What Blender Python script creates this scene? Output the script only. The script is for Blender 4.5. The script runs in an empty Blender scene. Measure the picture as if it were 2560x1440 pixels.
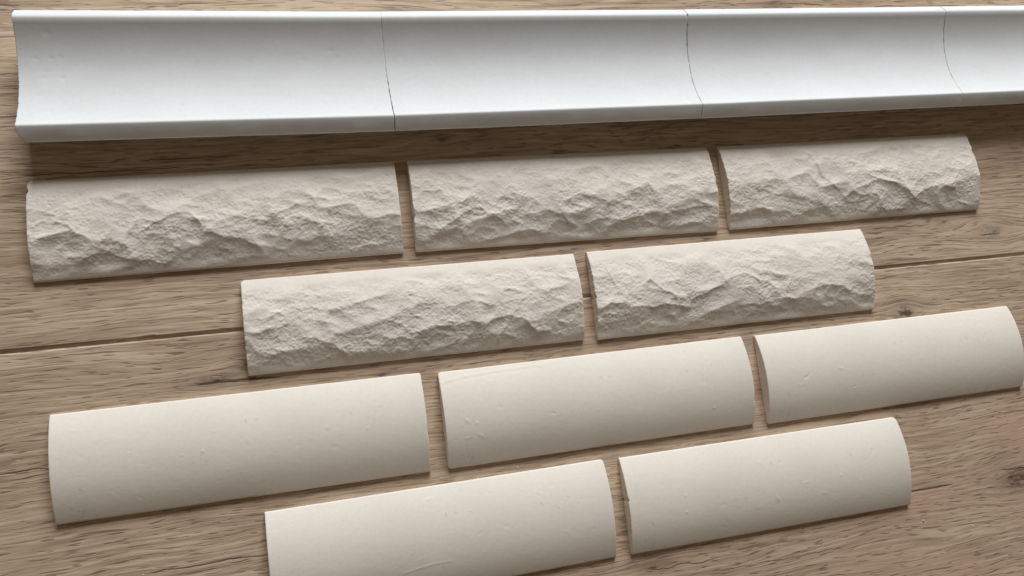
import bpy, math, random
import numpy as np
from mathutils import Matrix, Vector

S = bpy.context.scene
COL = S.collection

# ---------------------------------------------------------------- camera
cam_d = bpy.data.cameras.new('camera')
cam_d.sensor_width = 36.0
cam_d.lens = 29.947
cam_d.clip_start = 0.01
cam_d.clip_end = 60.0
cam = bpy.data.objects.new('camera', cam_d)
COL.objects.link(cam)
_r = Vector((0.9648, -0.120191, 0.233915))
_u = Vector((0.088651, 0.986033, 0.140997))
_w = Vector((0.247594, 0.115297, -0.961979))
m = Matrix.Identity(4)
for i in range(3):
    m[i][0], m[i][1], m[i][2] = _r[i], _u[i], -_w[i]
m[0][3], m[1][3], m[2][3] = 0.0, 0.0, 0.50437
cam.matrix_world = m
S.camera = cam

# ---------------------------------------------------------------- light
world = bpy.data.worlds.new('World')
S.world = world
world.use_nodes = True
bg = world.node_tree.nodes['Background']
bg.inputs['Color'].default_value = (1.0, 0.81, 0.62, 1)
bg.inputs['Strength'].default_value = 0.125

win = bpy.data.lights.new('window_light', 'AREA')
win.shape = 'RECTANGLE'
win.size = 1.9
win.size_y = 1.7
win.energy = 155.0
win.color = (0.93, 0.97, 1.0)
wo = bpy.data.objects.new('window_light', win)
COL.objects.link(wo)
wo.location = (0.60, 3.10, 1.66)
wo.rotation_euler = (Vector((0.17, 0.03, 0.0)) - Vector(wo.location)).to_track_quat('-Z', 'Y').to_euler()

S.view_settings.view_transform = 'Standard'
S.view_settings.look = 'None'
S.view_settings.exposure = 0.0
S.view_settings.gamma = 1.0

# ---------------------------------------------------------------- helpers
def hash_noise(x, y, seed):
    """smooth value noise in 0..1 on numpy arrays"""
    rs = np.random.RandomState(seed)
    tab = rs.rand(256, 256)
    xi = np.floor(x).astype(int); yi = np.floor(y).astype(int)
    fx = x - xi; fy = y - yi
    fx = fx * fx * fx * (fx * (fx * 6 - 15) + 10)
    fy = fy * fy * fy * (fy * (fy * 6 - 15) + 10)
    a = tab[xi % 256, yi % 256]; b = tab[(xi + 1) % 256, yi % 256]
    c = tab[xi % 256, (yi + 1) % 256]; d = tab[(xi + 1) % 256, (yi + 1) % 256]
    return (a * (1 - fx) + b * fx) * (1 - fy) + (c * (1 - fx) + d * fx) * fy

def fbm(x, y, seed, octs=4, gain=0.5):
    s = 0; a = 1; t = 0
    for k in range(octs):
        c, q = math.cos(0.7 * k), math.sin(0.7 * k)
        s = s + a * (hash_noise((c * x - q * y) * 2 ** k + 17.3 * k, (q * x + c * y) * 2 ** k + 5.1 * k, seed + k) - 0.5)
        t += a; a *= gain
    return s / t * 2

def sstep(a, b, x):
    t = np.clip((x - a) / (b - a), 0, 1)
    return t * t * (3 - 2 * t)

def grid_mesh(name, P, mat, extra=None, sharp_border=None):
    """P: (nu, nv, 3) array of the shaped top. Adds vertical walls and a flat underside."""
    nu, nv = P.shape[:2]
    V = [P.reshape(-1, 3)]
    idx = np.arange(nu * nv).reshape(nu, nv)
    F = np.stack([idx[:-1, :-1], idx[1:, :-1], idx[1:, 1:], idx[:-1, 1:]], -1).reshape(-1, 4)
    ring = np.concatenate([idx[:, 0], idx[-1, 1:], idx[-2::-1, -1], idx[0, -2:0:-1]])
    top = P.reshape(-1, 3)[ring]
    n = len(ring); base = nu * nv
    low = top.copy(); low[:, 2] = 0.0003
    V += [top, low]
    k = np.arange(n); k2 = (k + 1) % n
    W = np.stack([base + k, base + n + k, base + n + k2, base + k2], -1)
    verts = np.concatenate(V)
    faces = F.tolist() + W.tolist() + [list(range(base + 2 * n - 1, base + n - 1, -1))]
    me = bpy.data.meshes.new(name)
    me.from_pydata(verts.tolist(), [], faces)
    sm = np.ones(len(faces), bool); sm[len(F):] = False
    me.polygons.foreach_set('use_smooth', sm)
    me.materials.append(mat)
    me.update()
    return me

def add(name, me, parent=None, label=None, cat=None, group=None, kind=None):
    o = bpy.data.objects.new(name, me)
    COL.objects.link(o)
    o.parent = parent
    if label: o['label'] = label
    if cat: o['category'] = cat
    if group: o['group'] = group
    if kind: o['kind'] = kind
    return o

class NT:
    """small wrapper to write node trees tersely"""
    def __init__(s, name):
        s.m = bpy.data.materials.new(name); s.m.use_nodes = True
        s.t = s.m.node_tree; s.b = s.t.nodes['Principled BSDF']
    def n(s, kind, **kw):
        x = s.t.nodes.new(kind)
        for k, v in kw.items(): setattr(x, k, v)
        return x
    def put(s, sock, v):
        if isinstance(v, bpy.types.NodeSocket): s.t.links.new(v, sock)
        else: sock.default_value = v
    def math(s, op, a, b=0.0, c=None, clamp=False):
        x = s.n('ShaderNodeMath', operation=op, use_clamp=clamp)
        s.put(x.inputs[0], a); s.put(x.inputs[1], b)
        if c is not None: s.put(x.inputs[2], c)
        return x.outputs[0]
    def comb(s, a, b, c):
        x = s.n('ShaderNodeCombineXYZ')
        for i, v in enumerate((a, b, c)): s.put(x.inputs[i], v)
        return x.outputs[0]
    def noise(s, vec, scale=1.0, detail=2.0, rough=0.5, dist=0.0):
        x = s.n('ShaderNodeTexNoise')
        s.put(x.inputs['Vector'], vec); s.put(x.inputs['Scale'], scale)
        s.put(x.inputs['Detail'], detail); s.put(x.inputs['Roughness'], rough); s.put(x.inputs['Distortion'], dist)
        return x.outputs[0]
    def ramp(s, f, lo, hi, a=0.0, b=1.0):
        x = s.n('ShaderNodeMapRange', interpolation_type='SMOOTHSTEP')
        s.put(x.inputs[0], f); s.put(x.inputs[1], lo); s.put(x.inputs[2], hi); s.put(x.inputs[3], a); s.put(x.inputs[4], b)
        return x.outputs[0]
    def mix(s, f, a, b, mode='MIX'):
        x = s.n('ShaderNodeMix', data_type='RGBA', blend_type=mode)
        s.put(x.inputs['Factor'], f); s.put(x.inputs['A'], a); s.put(x.inputs['B'], b)
        return x.outputs['Result']
    def bump(s, h, strength, dist, normal=None):
        x = s.n('ShaderNodeBump')
        s.put(x.inputs['Height'], h); s.put(x.inputs['Strength'], strength); s.put(x.inputs['Distance'], dist)
        if normal is not None: s.put(x.inputs['Normal'], normal)
        return x.outputs['Normal']

# ---------------------------------------------------------------- materials
def plaster(name, base, warm, seed, grain=0.0, rough=0.72, specks=0.0):
    t = NT(name)
    tc = t.n('ShaderNodeTexCoord').outputs['Object']
    mp = t.n('ShaderNodeMapping'); t.put(mp.inputs['Vector'], tc)
    mp.inputs['Location'].default_value = (seed * 1.7, seed * 0.9, seed * 0.4)
    v = mp.outputs[0]
    big = t.noise(v, 22.0, 3.0, 0.55)
    fine = t.noise(v, 420.0, 3.0, 0.6)
    c = t.mix(t.ramp(big, 0.35, 0.68), base, warm)
    c = t.mix(t.ramp(fine, 0.30, 0.60, 0.16, 0.0), c, (base[0] * .80, base[1] * .78, base[2] * .75, 1))
    if specks:
        sp = t.noise(v, 330.0, 1.0, 0.4)
        pm = t.noise(v, 40.0, 2.0, 0.5)
        f = t.math('MULTIPLY', t.ramp(sp, 0.68, 0.74), t.ramp(pm, 0.5, 0.65))
        c = t.mix(t.math('MULTIPLY', f, specks), c, (0.34, 0.31, 0.28, 1))
    t.put(t.b.inputs['Base Color'], c)
    t.put(t.b.inputs['Roughness'], rough)
    t.put(t.b.inputs['Specular IOR Level'], 0.3)
    h1 = t.noise(v, 900.0, 3.0, 0.65)
    nrm = t.bump(h1, 0.35 if grain else 0.10, 0.0004 if grain else 0.0002)
    scuff = t.noise(v, 130.0, 4.0, 0.7)
    nrm = t.bump(scuff, 0.22 if grain else (0.12 if specks else 0.05), 0.0008, nrm)
    t.put(t.b.inputs['Normal'], nrm)
    return t.m

M_COVE = plaster('white_plaster', (0.785, 0.80, 0.805, 1), (0.77, 0.778, 0.778, 1), 1, rough=0.75)
M_ROUGH = plaster('split_face_plaster', (0.815, 0.735, 0.65, 1), (0.775, 0.705, 0.63, 1), 2, grain=1.0, rough=0.85)
M_SMOOTH = plaster('cream_plaster', (0.85, 0.775, 0.68, 1), (0.815, 0.75, 0.665, 1), 3, rough=0.62, specks=0.22)

def wood(name, seed, knots, cracks, tone=1.0, pink=0.0):
    """oak laminate: grain runs along x; knots bend it; pores are short dark dashes"""
    t = NT(name)
    tc = t.n('ShaderNodeTexCoord').outputs['Object']
    sx = t.n('ShaderNodeSeparateXYZ'); t.put(sx.inputs[0], tc)
    x, y = sx.outputs[0], sx.outputs[1]
    warp = t.noise(t.comb(t.math('MULTIPLY', x, 5.0), t.math('MULTIPLY', y, 14.0), seed * 3.1), 1.0, 3.0, 0.5)
    yy = t.math('ADD', y, t.math('MULTIPLY', t.math('SUBTRACT', warp, 0.5), 0.017))
    wob = t.noise(t.comb(t.math('MULTIPLY', x, 38.0), t.math('MULTIPLY', y, 60.0), seed * 1.3), 1.0, 2.0, 0.5)
    yy = t.math('ADD', yy, t.math('MULTIPLY', t.math('SUBTRACT', wob, 0.5), 0.0018))
    dark = None
    for (kx, ky, rx, ry, amt, dk) in knots:
        dx = t.math('DIVIDE', t.math('SUBTRACT', x, kx), rx)
        dy = t.math('DIVIDE', t.math('SUBTRACT', y, ky), ry)
        r2 = t.math('ADD', t.math('MULTIPLY', dx, dx), t.math('MULTIPLY', dy, dy))
        g = t.math('POWER', 2.718, t.math('MULTIPLY', r2, -1.0))
        push = t.math('MULTIPLY', t.math('MULTIPLY', t.math('SUBTRACT', y, ky), g), amt)
        yy = t.math('SUBTRACT', yy, push)
        core = t.math('MULTIPLY', t.math('POWER', 2.718, t.math('MULTIPLY', r2, -7.0)), dk)
        halo = t.math('MULTIPLY', g, dk * 0.30)
        cr = t.noise(t.comb(t.math('MULTIPLY', x, 260.0), t.math('MULTIPLY', y, 420.0), kx * 50), 1.0, 4.0, 0.7)
        core = t.math('MULTIPLY', core, t.ramp(cr, 0.35, 0.62, 0.15, 1.0))
        e = t.math('ADD', core, halo)
        dark = e if dark is None else t.math('ADD', dark, e)
    z = seed * 7.7
    big = t.noise(t.comb(t.math('MULTIPLY', x, 4.5), t.math('MULTIPLY', yy, 26.0), z), 1.0, 3.0, 0.55)
    mid = t.noise(t.comb(t.math('MULTIPLY', x, 9.0), t.math('MULTIPLY', yy, 130.0), z + 3), 1.0, 4.0, 0.6)
    streak = t.noise(t.comb(t.math('MULTIPLY', x, 27.0), t.math('MULTIPLY', yy, 540.0), z + 5), 1.0, 3.0, 0.62)
    fibre = t.noise(t.comb(t.math('MULTIPLY', x, 9.0), t.math('MULTIPLY', yy, 760.0), z + 17), 1.0, 2.0, 0.55)
    pore = t.noise(t.comb(t.math('MULTIPLY', x, 85.0), t.math('MULTIPLY', yy, 760.0), z + 9), 1.0, 1.5, 0.5)
    pore2 = t.noise(t.comb(t.math('MULTIPLY', x, 24.0), t.math('MULTIPLY', yy, 470.0), z + 13), 1.0, 2.0, 0.5)
    patch = t.noise(t.comb(t.math('MULTIPLY', x, 9.0), t.math('MULTIPLY', yy, 35.0), z + 21), 1.0, 2.0, 0.5)
    long_ = t.noise(t.comb(t.math('MULTIPLY', x, 7.0), t.math('MULTIPLY', yy, 150.0), z + 31), 1.0, 1.0, 0.4)
    A = (0.69 * tone, 0.525 * tone, 0.374 * tone, 1)
    B = (0.54 * tone, 0.394 * tone, 0.272 * tone, 1)
    c = t.mix(t.ramp(big, 0.34, 0.66), A, B)
    c = t.mix(t.ramp(mid, 0.36, 0.66, 0.0, 0.42), c, (0.36 * tone, 0.255 * tone, 0.172 * tone, 1))
    c = t.mix(t.ramp(streak, 0.36, 0.52, 0.52, 0.0), c, (0.30 * tone, 0.212 * tone, 0.145 * tone, 1))
    c = t.mix(t.ramp(streak, 0.53, 0.66, 0.0, 0.60), c, (0.70 * tone, 0.565 * tone, 0.425 * tone, 1))
    c = t.mix(t.ramp(fibre, 0.36, 0.48, 0.42, 0.0), c, (0.28 * tone, 0.195 * tone, 0.132 * tone, 1))
    if pink:
        pk = t.noise(t.comb(t.math('MULTIPLY', x, 6.0), t.math('MULTIPLY', y, 16.0), z + 41), 1.0, 2.0, 0.5)
        area = t.ramp(x, 0.24, 0.44)
        c = t.mix(t.math('MULTIPLY', t.ramp(pk, 0.36, 0.6), t.math('MULTIPLY', t.math('MULTIPLY', area, t.ramp(y, -0.075, -0.02, 1.0, 0.0)), pink)), c, (0.56, 0.365, 0.272, 1))
    P1 = t.math('MULTIPLY', t.ramp(pore, 0.58, 0.68), t.ramp(patch, 0.30, 0.62, 0.45, 1.0))
    P2 = t.math('MULTIPLY', t.ramp(pore2, 0.63, 0.71), 0.8)
    L1 = t.math('MULTIPLY', t.math('COMPARE', long_, 0.5, 0.012), t.ramp(patch, 0.45, 0.7))
    lines = t.math('MAXIMUM', t.math('MAXIMUM', P1, P2), t.math('MULTIPLY', L1, 0.7))
    crk = None
    for (x0, x1, yc, wd, wav) in cracks:
        cw = t.noise(t.comb(t.math('MULTIPLY', x, 90.0), yc * 100, z), 1.0, 3.0, 0.6)
        yo = t.math('ADD', yc, t.math('MULTIPLY', t.math('SUBTRACT', cw, 0.5), wav))
        d = t.math('ABSOLUTE', t.math('SUBTRACT', y, yo))
        f = t.math('MULTIPLY', t.ramp(d, wd * 0.3, wd, 1.0, 0.0),
                   t.math('MULTIPLY', t.ramp(x, x0, x0 + 0.006), t.ramp(x, x1 - 0.010, x1, 1.0, 0.0)))
        crk = f if crk is None else t.math('MAXIMUM', crk, f)
    c = t.mix(t.math('MULTIPLY', lines, 0.66), c, (0.15, 0.098, 0.062, 1))
    if dark is not None:
        c = t.mix(t.math('MINIMUM', dark, 0.85), c, (0.085, 0.052, 0.036, 1))
    if crk is not None:
        c = t.mix(t.math('MULTIPLY', crk, 0.75), c, (0.035, 0.022, 0.015, 1))
    t.put(t.b.inputs['Base Color'], c)
    t.put(t.b.inputs['Roughness'], t.ramp(streak, 0.3, 0.7, 0.50, 0.62))
    t.put(t.b.inputs['Specular IOR Level'], 0.35)
    hgt = t.math('SUBTRACT', t.math('MULTIPLY', streak, 1.2), lines)
    if crk is not None: hgt = t.math('SUBTRACT', hgt, crk)
    t.put(t.b.inputs['Normal'], t.bump(hgt, 0.45, 0.00035))
    return t.m

t = NT('dark_underlay'); t.put(t.b.inputs['Base Color'], (0.03, 0.022, 0.016, 1)); t.put(t.b.inputs['Roughness'], 0.9)
M_UNDER = t.m

# ---------------------------------------------------------------- floor of planks
def box_mesh(name, x0, x1, y0, y1, z0, z1, b0, b1, depth0, depth1, mat):
    """plank with V-groove chamfers: b0/depth0 on the near long edge, b1/depth1 on the far one"""
    sec = [(y0, z0), (y0, z1 - depth0), (y0 + b0, z1), (y1 - b1, z1), (y1, z1 - depth1), (y1, z0)]
    n = len(sec); V = []
    e = 0.0012
    for (xx, dz, dx) in ((x0, depth0, 0), (x0, 0, e), (x1, 0, -e), (x1, depth0, 0)):
        for k, (yy, zz) in enumerate(sec):
            V.append((xx + dx, yy, zz - (dz if k in (2, 3) and dx == 0 else 0)))
    F = []
    for a in range(3):
        for k in range(n):
            k2 = (k + 1) % n
            F.append((a * n + k, a * n + k2, (a + 1) * n + k2, (a + 1) * n + k))
    F.append(tuple(range(n - 1, -1, -1))); F.append(tuple(range(3 * n, 4 * n)))
    me = bpy.data.meshes.new(name)
    me.from_pydata(V, [], [f[::-1] for f in F])
    me.materials.append(mat); me.update()
    return me

under = bpy.data.meshes.new('floor')
under.from_pydata([(-1.9, -0.9, -0.0085), (2.6, -0.9, -0.0085), (2.6, 1.0, -0.0085), (-1.9, 1.0, -0.0085)], [], [(0, 1, 2, 3)])
under.materials.append(M_UNDER)
floor = add('floor', under, kind='structure', label='wood-look plank floor with a bevelled joint running under the plaster tiles')

rows = [  # y0, y1, groove width and depth at near edge, at far edge, joint x positions, knots, cracks, tone, pink
    (-0.6297, -0.4097, .002, .0009, .002, .0009, 0.00, [], [], 1.0, 0),
    (-0.4097, -0.1897, .002, .0009, .002, .0009, 0.85, [], [], 0.97, 0),
    (-0.1897, 0.0503, .002, .0009, .0009, .0005, -0.52,
        [(0.473, -0.1047, 0.026, 0.014, 0.60, 1.0), (0.405, 0.0182, 0.018, 0.013, 0.70, 0.85), (-0.047, 0.0245, 0.018, 0.006, 0.5, 0.75),
         (-0.029, 0.0300, 0.013, 0.007, 0.4, 0.7), (0.242, -0.121, 0.045, 0.012, 0.7, 0.12), (0.37, -0.135, 0.05, 0.02, 0.35, 0.10), (0.40, -0.045, 0.05, 0.016, 0.35, 0.12), (-0.10, -0.10, 0.05, 0.016, 0.4, 0.14), (-0.013, 0.0094, 0.02, 0.006, 0.4, 0.25),
         (0.196, -0.1185, 0.02, 0.006, 0.5, 0.4), (0.0455, 0.0165, 0.006, 0.0018, 0.2, 1.3)],
        [(0.382, 0.422, -0.1005, 0.0009, 0.001), (-0.06, -0.008, 0.0225, 0.0010, 0.004), (-0.13, 0.03, 0.0130, 0.0005, 0.004),
         (0.19, 0.245, -0.1205, 0.0004, 0.006), (0.24, 0.33, -0.128, 0.0003, 0.005), (-0.09, -0.02, -0.0745, 0.0005, 0.003),
         (0.458, 0.50, -0.0975, 0.0006, 0.005), (-0.17, -0.06, -0.013, 0.0004, 0.005)], 1.0, 0.8),
    (0.0503, 0.1808, .0022, .0014, .0004, .0003, -0.65,
        [(0.490, 0.0697, 0.028, 0.012, 0.9, 0.55), (0.452, 0.078, 0.03, 0.010, 0.6, 0.25), (-0.05, 0.10, 0.05, 0.014, 0.4, 0.12), (0.097, 0.1575, 0.010, 0.006, 0.6, 0.7), (0.426, 0.060, 0.03, 0.008, 0.5, 0.15)],
        [(-0.08, -0.02, 0.1525, 0.0005, 0.004), (-0.14, -0.05, 0.147, 0.0004, 0.003), (0.477, 0.498, 0.0675, 0.0006, 0.003), (0.39, 0.44, 0.0785, 0.0004, 0.006)], 0.98, 0),
    (0.1808, 0.4008, .0004, .0003, .002, .0009, -0.40,
        [(0.345, 0.244, 0.016, 0.006, 0.6, 0.45)], [(-0.14, -0.08, 0.241, 0.0006, 0.006)], 1.08, 0),
    (0.4008, 0.6208, .002, .0009, .002, .0009, 0.25, [], [], 1.0, 0),
]
LEN = 1.38
for ri, (y0, y1, b0, d0, b1, d1, jx, kn, ck, tone, pink) in enumerate(rows):
    mat = wood('oak_laminate', ri + 1, kn, ck, tone, pink)
    g = 0.00012
    for k in (-1, 0, 1):
        xa = jx + k * LEN
        me = box_mesh('plank', xa + g, xa + LEN - g, y0 + g, y1 - g, -0.008, 0.0, b0, b1, d0, d1, mat)
        add('plank', me, parent=floor)

# ---------------------------------------------------------------- plaster tiles
def axis(n_mm, step):
    """grid coordinates 0..n_mm with extra lines by both ends so that the arris can be rounded"""
    e = [0, .08, .22, .42, .7, 1.05]
    mid = np.linspace(1.4, n_mm - 1.4, int((n_mm - 2.8) / step))
    return np.array(e + list(mid) + [n_mm - q for q in e[::-1]])

def tile_mesh(L, W, seed, mat, crests=None, pits=None, corner=(1.2, 1.2, 1.2, 1.2), chips=(), ridges=()):
    L *= 1000; W *= 1000
    rough = crests is not None
    U = axis(L, 0.42 if rough else 0.55); V = axis(W, 0.42 if rough else 0.5)
    u, v = np.meshgrid(U, V, indexing='ij')
    # ---- plan outline: rounded corners and slightly broken edges
    def inset(vv, r0, r1):
        a = np.where(vv < r0, r0 - np.sqrt(np.maximum(r0 * r0 - (r0 - vv) ** 2, 0)), 0)
        w_ = W - vv
        return a + np.where(w_ < r1, r1 - np.sqrt(np.maximum(r1 * r1 - (r1 - w_) ** 2, 0)), 0)
    jag = 0.42 if rough else 0.16
    nl = (fbm(V * 0.22, V * 0 + 3.3, seed + 40, 4, 0.65)) * jag
    nr = (fbm(V * 0.22, V * 0 + 8.1, seed + 50, 4, 0.65)) * jag
    u0 = inset(V, corner[0], corner[3]) + np.abs(nl)
    u1 = L - inset(V, corner[1], corner[2]) - np.abs(nr)
    for (side, vc, wd, dp) in chips:
        bite = dp * np.exp(-((V - vc) / wd) ** 2)
        if side == 'L': u0 = u0 + bite
        else: u1 = u1 - bite
    s = u / L
    uu = u0[None, :] + s * (u1 - u0)[None, :]
    nf = fbm(U * 0.12, U * 0 + 1.3, seed + 60, 4, 0.6) * (0.22 if rough else 0.10)
    nb = fbm(U * 0.12, U * 0 + 6.3, seed + 70, 4, 0.6) * (0.22 if rough else 0.10)
    vv = np.abs(nf)[:, None] + v / W * (W - np.abs(nf) - np.abs(nb))[:, None]
    # ---- section: a low arc standing on thin edges
    q = (v / W - 0.5) * 2
    hw = W / 2; sag = 7.2; R = (hw * hw + sag * sag) / (2 * sag)
    z = 2.2 + np.sqrt(R * R - (q * hw) ** 2) - (R - sag)
    if rough:
        front = sstep(0.3, 6.0, vv); rear = 1 - sstep(W - 11, W - 4.0, vv)
        cover = front * rear
        h = 0
        wu = uu + fbm(uu * 0.10, vv * 0.10, seed + 5, 3) * 2.2
        wv = vv + fbm(uu * 0.16, vv * 0.16, seed + 6, 4, 0.6) * 1.6
        for amp, pl in crests:
            px = np.array([p[0] for p in pl]); py = np.array([p[1] for p in pl])
            c = np.interp(wu, px, py)
            fade = sstep(px[0] - 5, px[0] + 3, wu) * (1 - sstep(px[-1] - 3, px[-1] + 5, wu))
            d = c - wv
            h = h + 1.08 * amp * fade * np.where(d > 0, np.exp(-np.maximum(d, 0) / 3.2), np.exp(np.minimum(d, 0) / 6.0))
        # broken facets: ridged noise whose crests run mostly along the tile
        for k, (fu, fv, am) in enumerate(((.045, .072, 1.30), (.095, .14, .60), (.22, .28, .09))):
            sg = (0.45, -0.6, 0.2)[k]
            nn = hash_noise((uu + sg * vv) * fu + 11 * k, (vv - 0.5 * sg * uu) * fv + 4 * k, seed + 10 + k)
            h = h + am * (0.5 - np.sqrt((2 * nn - 1) ** 2 + 0.004))
        z = z + (h - 0.45) * cover
        grain = fbm(uu * 0.40, vv * 0.48, seed + 20, 2, 0.7) * 0.24 + fbm(uu * 1.0, vv * 1.15, seed + 26, 2, 0.75) * 0.22
        gm = 0.50 + 0.45 * sstep(-0.5, 0.3, fbm(uu * 0.05, vv * 0.09, seed + 30, 2))
        z = z + grain * gm * np.minimum(cover + 0.12, 1)
        z = z + fbm(uu * 0.03, vv * 0.05, seed + 33, 2) * 0.25 * cover
    else:
        z = z + fbm(uu * 0.02, vv * 0.04, seed, 2) * 0.12 + fbm(uu * 0.5, vv * 0.9, seed + 2, 3) * 0.012
        rs = random.Random(seed)
        for (pu, pv) in (pits or []):
            a = rs.uniform(0, 3.14); k = rs.choice((1, 1, 1, -1)); sz = rs.uniform(0.4, 0.85)
            du = (uu - pu) * math.cos(a) + (vv - pv) * math.sin(a); dv = -(uu - pu) * math.sin(a) + (vv - pv) * math.cos(a)
            z = z + k * rs.uniform(0.06, 0.22) * np.exp(-(du / (sz * rs.choice((1.0, 1.6, 2.6)))) ** 2 - (dv / sz) ** 2)
        for _ in range(26):     # faint shallow pocks and scuffs
            pu, pv = rs.uniform(3, L - 3), rs.uniform(3, W - 4); sz = rs.uniform(.35, 1.1); a = rs.uniform(-.6, .6)
            du = (uu - pu) * math.cos(a) + (vv - pv) * math.sin(a); dv = -(uu - pu) * math.sin(a) + (vv - pv) * math.cos(a)
            z = z - rs.uniform(-.04, .07) * np.exp(-(du / (sz * rs.uniform(1, 3))) ** 2 - (dv / sz) ** 2)
    for (amp, wd, pl) in ridges:     # thin raised seams and scratches left by the mould
        for (p, q) in zip(pl[:-1], pl[1:]):
            ex, ey = q[0] - p[0], q[1] - p[1]; l2 = ex * ex + ey * ey
            tt = np.clip(((uu - p[0]) * ex + (vv - p[1]) * ey) / l2, 0, 1)
            d2 = (uu - p[0] - tt * ex) ** 2 + (vv - p[1] - tt * ey) ** 2
            z = z + amp * np.exp(-d2 / (wd * wd))
    # ---- rounded arris
    b = 0.7
    dist = np.minimum(np.minimum(uu - u0[None, :], u1[None, :] - uu), np.minimum(v, W - v))
    k = np.clip(1 - dist / b, 0, 1)
    z = z - b * (1 - np.sqrt(np.maximum(1 - k * k, 0))) * 0.8
    z = np.maximum(z, 1.2)
    P = np.stack([uu, vv, z], -1) / 1000
    return grid_mesh('tile', P, mat)

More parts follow.
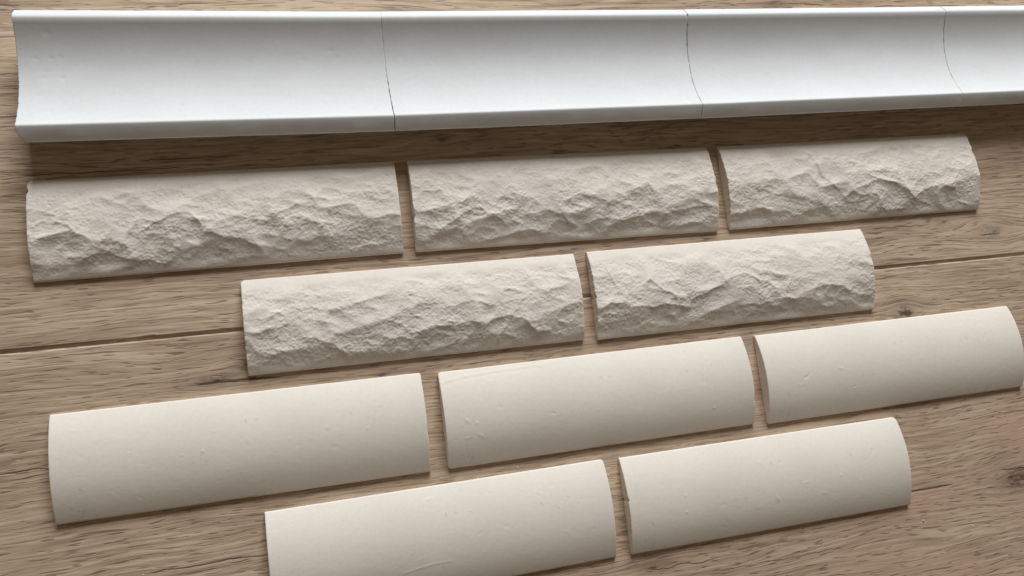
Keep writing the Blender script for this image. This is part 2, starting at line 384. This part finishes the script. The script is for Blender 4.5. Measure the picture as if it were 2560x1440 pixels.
TILES = {  # x, y, turn in degrees, length, width
'A1': (-0.13522, 0.08693, 0.10693, 0.20084, 0.0566),
'A2': (0.07283, 0.08722, -0.48832, 0.20051, 0.05672),
'A3': (0.28154, 0.08562, 0.08476, 0.19854, 0.05678),
'B1': (-0.02889, 0.02426, -0.15968, 0.20027, 0.05455),
'B2': (0.18, 0.02286, 0.03362, 0.20031, 0.05592),
'C1': (-0.13111, -0.04238, -0.01425, 0.19881, 0.05761),
'C2': (0.07801, -0.04257, 0.27797, 0.20021, 0.05669),
'C3': (0.28777, -0.04306, 0.1568, 0.20098, 0.05759),
'D1': (-0.02597, -0.11002, 0.48982, 0.19956, 0.05857),
'D2': (0.18333, -0.10867, 0.07227, 0.19878, 0.05818)}
CREST={
 'A1':[
  (0.5,[(31.6,42.3),(36.5,44.4),(42.3,41.5),(49.0,44.5),(55.7,46.6),(62.5,45.6),(69.4,47.7)]),
  (0.8,[(3.2,29.4),(8.8,32.6),(14.4,31.3),(20.6,28.1),(26.7,23.2),(31.3,19.3)]),
  (1,[(54.6,22.0),(59.8,24.3),(65.1,27.6),(72.0,30.3),(78.1,31.8),(83.2,30.9),(86.4,27.9),(90.3,23.0)]),
  (0.6,[(90.9,19.3),(96.5,23.5),(102.8,26.3),(110.0,28.1),(117.2,29.5)]),
  (1.2,[(91.7,19.3),(100.2,16.8),(107.0,14.5),(112.2,13.3),(116.3,10.3),(120.4,6.4)]),
  (1,[(125.9,27.0),(132.4,28.4),(137.0,30.0),(141.8,32.1),(146.4,32.3)]),
  (0.9,[(142.0,24.9),(147.3,22.6),(152.6,19.5),(156.0,16.4)]),
  (0.8,[(148.5,35.1),(154.1,36.2),(161.3,33.3),(166.9,33.9),(172.8,35.5),(180.4,36.5),(190.0,36.4),(197.8,36.9)]),
  (0.9,[(23.5,8.8),(28.7,10.9),(35.5,13.4),(41.8,10.7),(49.7,7.6),(57.8,6.1),(67.8,4.4),(71.5,6.7)]),
  (0.4,[(69.3,46.6),(76.2,48.2),(85.0,49.7),(95.4,48.0),(104.2,46.3)]),
 ],
 'A2':[
  (1,[(5.0,14.2),(13.7,11.8),(18.8,12.9),(24.0,16.9),(31.3,21.3),(37.6,23.4),(41.5,22.7),(45.3,19.5),(51.2,16.2),(55.2,14.1)]),
  (0.6,[(20.4,31.9),(26.2,30.6),(31.1,29.3),(37.4,31.5),(41.1,28.7)]),
  (0.6,[(52.4,29.1),(60.9,31.7),(67.8,28.2),(72.9,28.0),(77.8,24.6)]),
  (0.9,[(68.8,17.2),(75.2,18.3),(83.6,19.3),(88.8,17.0),(95.0,13.7),(99.1,10.5)]),
  (0.6,[(85.1,39.0),(93.4,38.0),(99.0,39.3),(106.0,36.2)]),
  (0.7,[(93.7,24.8),(101.4,27.4),(106.9,28.2),(114.2,26.2),(120.4,23.3),(125.7,21.4)]),
  (0.5,[(114.4,27.8),(119.2,30.7),(124.8,31.4)]),
  (1,[(139.8,28.5),(144.5,30.4),(150.5,32.8),(153.4,29.9),(157.4,26.5)]),
  (0.9,[(111.0,9.8),(117.5,12.4),(123.0,13.1),(129.6,11.2),(136.3,13.3),(143.0,15.9)]),
  (0.5,[(36.6,8.5),(44.9,12.8),(57.2,13.0),(66.5,12.4)]),
  (0.5,[(63.1,3.2),(71.5,7.4),(82.0,6.7)]),
  (0.9,[(158.6,12.0),(170.0,14.4),(179.3,15.4),(187.4,16.5),(196.6,15.0)]),
  (0.4,[(9.4,46.3),(17.6,48.1),(26.4,46.5),(34.4,46.1)]),
  (0.5,[(167.4,38.0),(176.7,38.7),(184.3,36.6)]),
 ],
 'A3':[
  (0.8,[(62.5,52.2),(65.7,46.1),(68.7,37.9),(72.5,30.2),(77.4,24.7),(82.7,20.2),(87.2,16.0)]),
  (0.5,[(20.6,26.1),(28.7,27.6),(33.8,24.3),(42.4,20.7)]),
  (1,[(89.6,16.8),(95.7,20.5),(103.2,23.1),(110.6,24.7),(117.9,25.3),(127.2,22.7),(134.2,19.2),(138.9,14.8),(145.3,9.4)]),
  (0.9,[(145.1,13.4),(151.3,16.1),(158.9,17.7),(164.0,19.5),(171.4,17.0),(177.7,15.6)]),
  (0.4,[(8.0,39.4),(20.6,40.8),(30.1,42.5),(36.8,38.7)]),
  (0.5,[(105.8,2.1),(115.1,4.4),(124.8,4.8),(134.6,5.2)]),
  (0.6,[(33.0,8.7),(42.1,9.1),(51.4,5.6),(60.4,8.9),(70.8,9.2),(82.4,11.3)]),
  (0.5,[(162.7,40.4),(171.8,41.1),(178.0,37.3)]),
  (0.4,[(114.4,32.0),(122.3,29.3),(129.9,24.6)]),
 ],
 'B1':[
  (0.9,[(114.9,27.7),(120.4,28.5),(126.0,30.2),(130.7,30.9),(137.0,29.7),(142.1,26.5)]),
  (1.3,[(129.4,18.3),(137.4,15.8),(143.1,17.0),(148.8,19.1),(154.5,19.9),(159.9,17.2),(165.3,14.0),(167.1,11.2),(170.8,8.1),(174.6,7.8)]),
  (0.6,[(10.8,30.5),(15.8,32.6),(20.9,34.7),(25.9,35.1),(32.6,35.3)]),
  (1,[(32.6,17.3),(37.6,17.2),(42.4,14.7),(48.2,13.2),(51.3,9.5),(56.1,6.5)]),
  (0.4,[(66.1,32.2),(71.4,33.5),(75.5,31.3)]),
  (0.4,[(55.4,27.9),(63.6,24.5),(68.4,20.6)]),
  (0.8,[(93.1,13.9),(100.4,16.7),(108.5,17.6),(115.7,18.3),(119.2,16.6)]),
  (0.7,[(67.1,14.8),(73.1,15.0),(79.9,12.6),(86.9,12.8)]),
  (0.8,[(56.0,4.8),(63.8,5.7),(70.6,4.2),(79.3,4.1),(88.1,4.9)]),
  (0.3,[(118.2,39.3),(127.6,41.2),(136.5,39.5)]),
  (0.4,[(48.3,41.9),(56.8,42.1),(65.1,39.5)]),
  (0.5,[(8.4,12.3),(16.2,8.1),(24.1,4.8)]),
 ],
 'B2':[
  (1.2,[(4.2,18.8),(9.3,21.1),(17.3,20.4),(25.1,18.3),(32.1,17.1),(40.3,17.3),(47.5,17.6),(55.7,15.9),(60.8,13.5)]),
  (1.1,[(33.0,32.2),(36.4,33.9),(40.9,30.5),(46.4,26.2),(52.0,21.9),(59.1,19.3)]),
  (1,[(63.2,19.0),(71.8,21.0),(79.5,24.2),(88.5,27.3),(95.5,30.6),(103.4,31.9),(110.5,29.3),(117.5,25.7),(123.5,20.2)]),
  (0.8,[(115.4,31.8),(121.1,32.9),(126.0,29.9),(132.2,27.4)]),
  (1.1,[(146.6,16.2),(153.5,17.6),(161.6,19.3),(168.4,19.2),(175.2,16.7),(178.6,13.4)]),
  (0.7,[(187.6,30.8),(193.7,31.8),(199.3,30.8)]),
  (0.7,[(99.0,11.9),(108.8,11.9),(119.8,11.9),(130.9,12.8),(142.0,12.8),(159.1,9.3)]),
  (0.4,[(55.6,41.1),(65.1,41.3),(76.0,42.4)]),
  (0.5,[(135.8,47.9),(143.3,44.0),(150.7,39.1),(157.7,39.6),(162.6,37.0)]),
  (0.6,[(76.5,9.3),(85.1,9.4),(92.6,9.6),(95.9,6.5)]),
  (0.5,[(9.6,45.2),(14.6,31.0),(19.1,27.7)]),
 ],
}
PITS={
 'C1':[(15.7,33.5),(39.5,33.8),(65.0,27.9),(75.8,28.5),(88.0,17.1),(52.6,46.4),(142.8,32.8),(164.6,29.6),(12.2,47.6),(18.3,49.9),(121.6,29.3),(138.9,56.7),(82.7,38.5),(98.8,29.1)],
 'C2':[(5.0,16.4),(12.8,16.6),(20.7,16.9),(11.9,5.3),(34.2,31.8),(13.1,26.6),(18.7,24.6),(9.8,24.5),(94.6,22.3),(171.0,13.9),(173.2,16.4),(68.4,22.9),(65.7,24.2),(125.3,23.8),(28.6,47.7),(62.6,53.2)],
 'C3':[(28.4,26.7),(23.4,22.5),(54.7,29.6),(63.4,16.7),(20.2,17.0)],
 'D1':[(61.4,55.8),(90.0,51.8),(92.6,51.8),(99.9,53.1),(145.8,48.8),(155.3,45.6),(163.4,48.3),(133.4,29.9),(103.4,31.0),(117.2,28.8),(169.0,21.0),(185.0,20.9),(167.3,35.2),(178.8,36.9),(113.8,41.9),(126.7,50.8)],
 'D2':[(27.9,54.2),(37.4,30.6),(36.6,20.7),(120.9,26.6),(132.5,18.3),(99.6,19.4),(160.1,21.9),(146.3,27.7),(192.8,52.4),(128.7,50.1),(90.4,43.1),(41.1,31.8)],
}
LABELS = {
'A1': 'rough split-face cream tile below the left end of the white moulding',
'A2': 'rough split-face cream tile, middle of the three beside the white moulding',
'A3': 'rough split-face cream tile with a diagonal step, farthest right of the rough tiles',
'B1': 'rough split-face cream tile on the floor joint, left one of the rough pair',
'B2': 'rough split-face cream tile on the floor joint, right one of the rough pair',
'C1': 'smooth domed cream tile farthest left, with bare floor at its left end',
'C2': 'smooth domed cream tile with small blisters near its left end',
'C3': 'smooth domed cream tile reaching the right edge of the photo',
'D1': 'scratched smooth domed cream tile cut off by the bottom edge of the photo',
'D2': 'smooth domed cream tile nearest the bottom right corner',
}
CORNERS = {'A1': (.6, .5, .6, 2.6), 'A2': (.5, .8, .7, .6), 'A3': (1.6, 1.6, 2.6, 1.0), 'B1': (.6, 1.5, 1.0, 2.2), 'B2': (.5, 1.6, .8, .5),
           'C1': (.5, .5, 1.2, .6), 'C2': (1.8, .8, 1.0, 2.0), 'C3': (1.2, 1.2, 1.2, .6), 'D1': (.6, .8, 1.8, .5), 'D2': (.6, .7, 2.4, .5)}
CHIPS = {'A1': (('L', 50, 1.2, .8),), 'A2': (('L', 21, 1.5, .6), ('R', 30, 1.2, .7)), 'A3': (('R', 42, 2, .6), ('R', 22, 1.5, .5)),
         'B2': (('R', 36, 1.6, .7), ('L', 26, 1.0, .6)), 'C1': (('R', 24, 3, .35),), 'C2': (('R', 16, 2.0, .7),), 'D2': (('L', 33, 1.2, .6),)}
RIDGES = {'D1': ((.11, .40, ((71.5, 13.7), (79.3, 14.9), (87.9, 15.9), (98.8, 16.1))),),
          'C2': ((.09, .6, ((1.0, 50.2), (6.6, 51.3), (15.9, 52.7), (34.5, 53.4), (53.3, 53.7), (72.5, 54.4))), (-.05, .9, ((3, 48.6), (15.9, 51), (34.5, 51.9), (60, 52.6)))),
          'C3': ((-.08, .5, ((23.4, 22.5), (27.3, 26.4), (32.8, 29.6))),)}
for i, (key, (x, y, rz, L, W)) in enumerate(TILES.items()):
    rough = key in CREST
    me = tile_mesh(L, W, 100 + 37 * i, M_ROUGH if rough else M_SMOOTH, CREST.get(key), PITS.get(key), CORNERS[key], CHIPS.get(key, ()), RIDGES.get(key, ()))
    nm = 'rough_tile' if rough else 'smooth_tile'
    me.name = nm
    o = add(nm, me, label=LABELS[key], cat='tile', group='rough split-face plaster tiles' if rough else 'smooth domed plaster tiles')
    o.location = (x, y, 0.0)
    o.rotation_euler = (0, 0, math.radians(rz))

# ---------------------------------------------------------------- cove moulding pieces
def cove_mesh(L, seed, pits, jag0, jag1, skew0=0.0, skew1=0.0):
    L *= 1000
    h0 = 19.0
    def arc(c, r, a0, a1, n):
        return [(c[0] + r * math.cos(math.radians(a0 + (a1 - a0) * k / n)), c[1] + r * math.sin(math.radians(a0 + (a1 - a0) * k / n))) for k in range(n + 1)]
    fl, rl, zt, zb = 8.6, 66.9, 23.7, 15.4
    half = (rl - fl) / 2; sg = zt - zb; R = (half * half + sg * sg) / (2 * sg); cy = (fl + rl) / 2; cz = zb + R
    a = math.degrees(math.asin(half / R))
    pts = [(18.3, .3), (12, 6.6), (6, 12.6), (.6, 17.5), (-.2, 18.5), (-.2, 19.2), (.3, 19.8), (2.0, 21.2), (4.0, 22.55), (5.8, 23.6), (7.0, 24.2), (7.6, 24.35), (8.2, 24.1)]
    cv = arc((cy, cz), R, -90 - a, -90 + a, 90)
    pts += cv[1:-1]
    pts += [(67.8, 23.85), (68.5, 24.05), (69.3, 23.95), (70.2, 23.4), (71.4, 22.5), (72.7, 21.4), (73.9, 20.3), (74.4, 19.7), (74.4, 19.0), (73.6, 18.1), (68, 12.4), (62, 6.6), (55.6, .3)]
    pts = [(p[0], p[1] - (1.7 * p[0] / 70 if p[1] > 10 else 0)) for p in pts]
    S_ = np.array(pts); n = len(S_)
    X = np.array([0, .12, .35, .7] + list(np.linspace(1.2, L - 1.2, int(L / 0.9))) + [L - .7, L - .35, L - .12, L])
    x = np.repeat(X[:, None], n, 1); yy = np.repeat(S_[:, 0][None], len(X), 0); zz = np.repeat(S_[:, 1][None], len(X), 0)
    e0 = np.abs(fbm(S_[:, 0] * .35, S_[:, 1] * .35, seed, 4, .85)) * jag0
    e1 = np.abs(fbm(S_[:, 0] * .35, S_[:, 1] * .35, seed + 9, 4, .85)) * jag1
    rj = np.random.RandomState(seed + 77); crumble = sstep(35, 60, S_[:, 0]) * .30 + .04
    e0 = e0 + rj.rand(n) ** 2 * crumble; e1 = e1 + rj.rand(n) ** 2 * crumble
    if pits is PITS0:      # the free end is broken away under the front lip
        e0 = e0 + np.where(S_[:, 0] < 9, 5.5 * np.clip((23.4 - S_[:, 1]) / 5.2, 0, 1) ** 1.6, 0) * np.where(np.arange(n) > 2, 1, 1)
    e0 = e0 + skew0 * S_[:, 0] / 74; e1 = e1 - skew1 * S_[:, 0] / 74
    xx = e0[None] + x / L * (L - e0 - e1)[None]
    wave = fbm(xx * .05, yy * .06, seed + 3, 2) * .10 + fbm(xx * .012, yy * .012, seed + 4, 2) * .22
    top = sstep(15, 20, zz) * 1.0
    k = np.clip(1 - np.minimum(x, L - x) / .35, 0, 1)
    drop = .35 * (1 - np.sqrt(np.maximum(1 - k * k, 0)))
    onface = np.zeros(n); onface[4:-4] = 1
    zz = zz + (wave - drop) * onface[None]
    lipn = fbm(xx * .06, yy * 0 + 2, seed + 6, 4, .6)
    lipmask = np.zeros(n); lipmask[3:8] = 1
    zz = zz + lipn * .55 * lipmask[None]
    for (pu, pv, sz, dp) in pits:
        dpt = .7 * dp * np.exp(-((xx - pu) / (sz * 1.25)) ** 2 - ((yy - pv) / sz) ** 2)
        zz = zz - dpt * onface[None]
    P = np.stack([xx, yy, zz], -1) / 1000
    nu = len(X)
    idx = np.arange(nu * n).reshape(nu, n)
    nxt = np.roll(idx, -1, 1)
    F = np.stack([idx[:-1], idx[1:], nxt[1:], nxt[:-1]], -1).reshape(-1, 4)
    V = P.reshape(-1, 3)
    b = len(V)
    V = np.concatenate([V, P[0], P[-1]])
    faces = F.tolist() + [list(range(b, b + n)), list(range(b + 2 * n - 1, b + n - 1, -1))]
    me = bpy.data.meshes.new('cove_moulding')
    me.from_pydata(V.tolist(), [], faces)
    sm = np.ones(len(faces), bool); sm[-2:] = False
    me.polygons.foreach_set('use_smooth', sm)
    me.materials.append(M_COVE); me.update()
    return me

PITS0 = [(16, 61, 1.1, .25), (9, 48, .8, .32), (17, 48, .8, .35), (22, 48.5, .7, .2), (14, 40.6, 1.2, .15), (13, 37, 1.3, .2), (22, 37, .8, .3),
         (9, 27, .9, .15), (16, 16.5, .9, .25), (167, 51, 1.0, .3), (171, 47, .7, .15), (150, 46, 1.0, .1), (100, 44, 1.0, .08)]
COVES = [  # start x, y at front, end x, y at front, pits, end roughness, end skew (mm at the far side)
    ((-0.1342, 0.1600), (0.0658, 0.1574), PITS0, .7, .6, 0.0, -2.0, 'white concave plaster strip at the left end, with tiny pits near its free end'),
    ((0.0661, 0.1574), (0.2636, 0.1571), [(8, 47, .9, .15), (9, 36, .9, .08)], .6, .6, -2.0, 0.0, 'white concave plaster strip second from the left, with joints at both ends'),
    ((0.2638, 0.1571), (0.4644, 0.1577), [(20, 38, 2.0, .05), (110, 50, .9, .06)], .6, .6, 0.0, 0.0, 'white concave plaster strip third from the left, smooth and faintly bluish'),
    ((0.4646, 0.1577), (0.6650, 0.1584), [], .6, .5, 0.0, 0.0, 'white concave plaster strip cut off by the right edge of the photo'),
]
for i, (a, b, pits, j0, j1, s0, s1, lab) in enumerate(COVES):
    L = math.hypot(b[0] - a[0], b[1] - a[1])
    o = add('plaster_strip', cove_mesh(L, 900 + 31 * i, pits, j0, j1, s0, s1), label=lab, cat='plaster piece', group='white concave plaster strips laid end to end')
    o.location = (a[0], a[1], 0.0)
    o.rotation_euler = (0, 0, math.atan2(b[1] - a[1], b[0] - a[0]))

# ---------------------------------------------------------------- plaster crumbs on the boards
rs = random.Random(5)
spots = [(0.3916, -0.1205, .9), (-0.013, 0.0094, .5), (0.02, 0.147, .5), (0.176, 0.092, .5), (0.30, -0.058, .5), (0.095, -0.0505, .6), (0.12, -0.0475, .5),
         (0.0735, -0.047, .6), (0.43, -0.13, .5), (0.35, -0.135, .4), (0.465, 0.03, .4), (-0.05, -0.07, .4), (0.176, -0.06, .5), (0.284, 0.066, .4)]
spots += [(rs.uniform(-.15, .5), rs.uniform(-.16, .09), rs.uniform(.2, .38)) for _ in range(40)]
V = []; F = []
for (cx, cy_, r) in spots:
    k = len(V); r /= 1000
    for (dx, dy, dz) in ((1, 0, .3), (0, 1, .35), (-1, 0, .3), (0, -1, .3), (0, 0, 1.1), (0, 0, 0)):
        V.append((cx + r * (dx + rs.uniform(-.35, .35)), cy_ + r * (dy + rs.uniform(-.35, .35)), r * dz))
    for q in range(4):
        F.append((k + q, k + (q + 1) % 4, k + 4)); F.append((k + (q + 1) % 4, k + q, k + 5))
me = bpy.data.meshes.new('plaster_crumbs'); me.from_pydata(V, [], F); me.materials.append(M_SMOOTH); me.update()
add('plaster_crumbs', me, label='tiny pale plaster crumbs scattered on the wood between the tiles', cat='crumbs', kind='stuff')
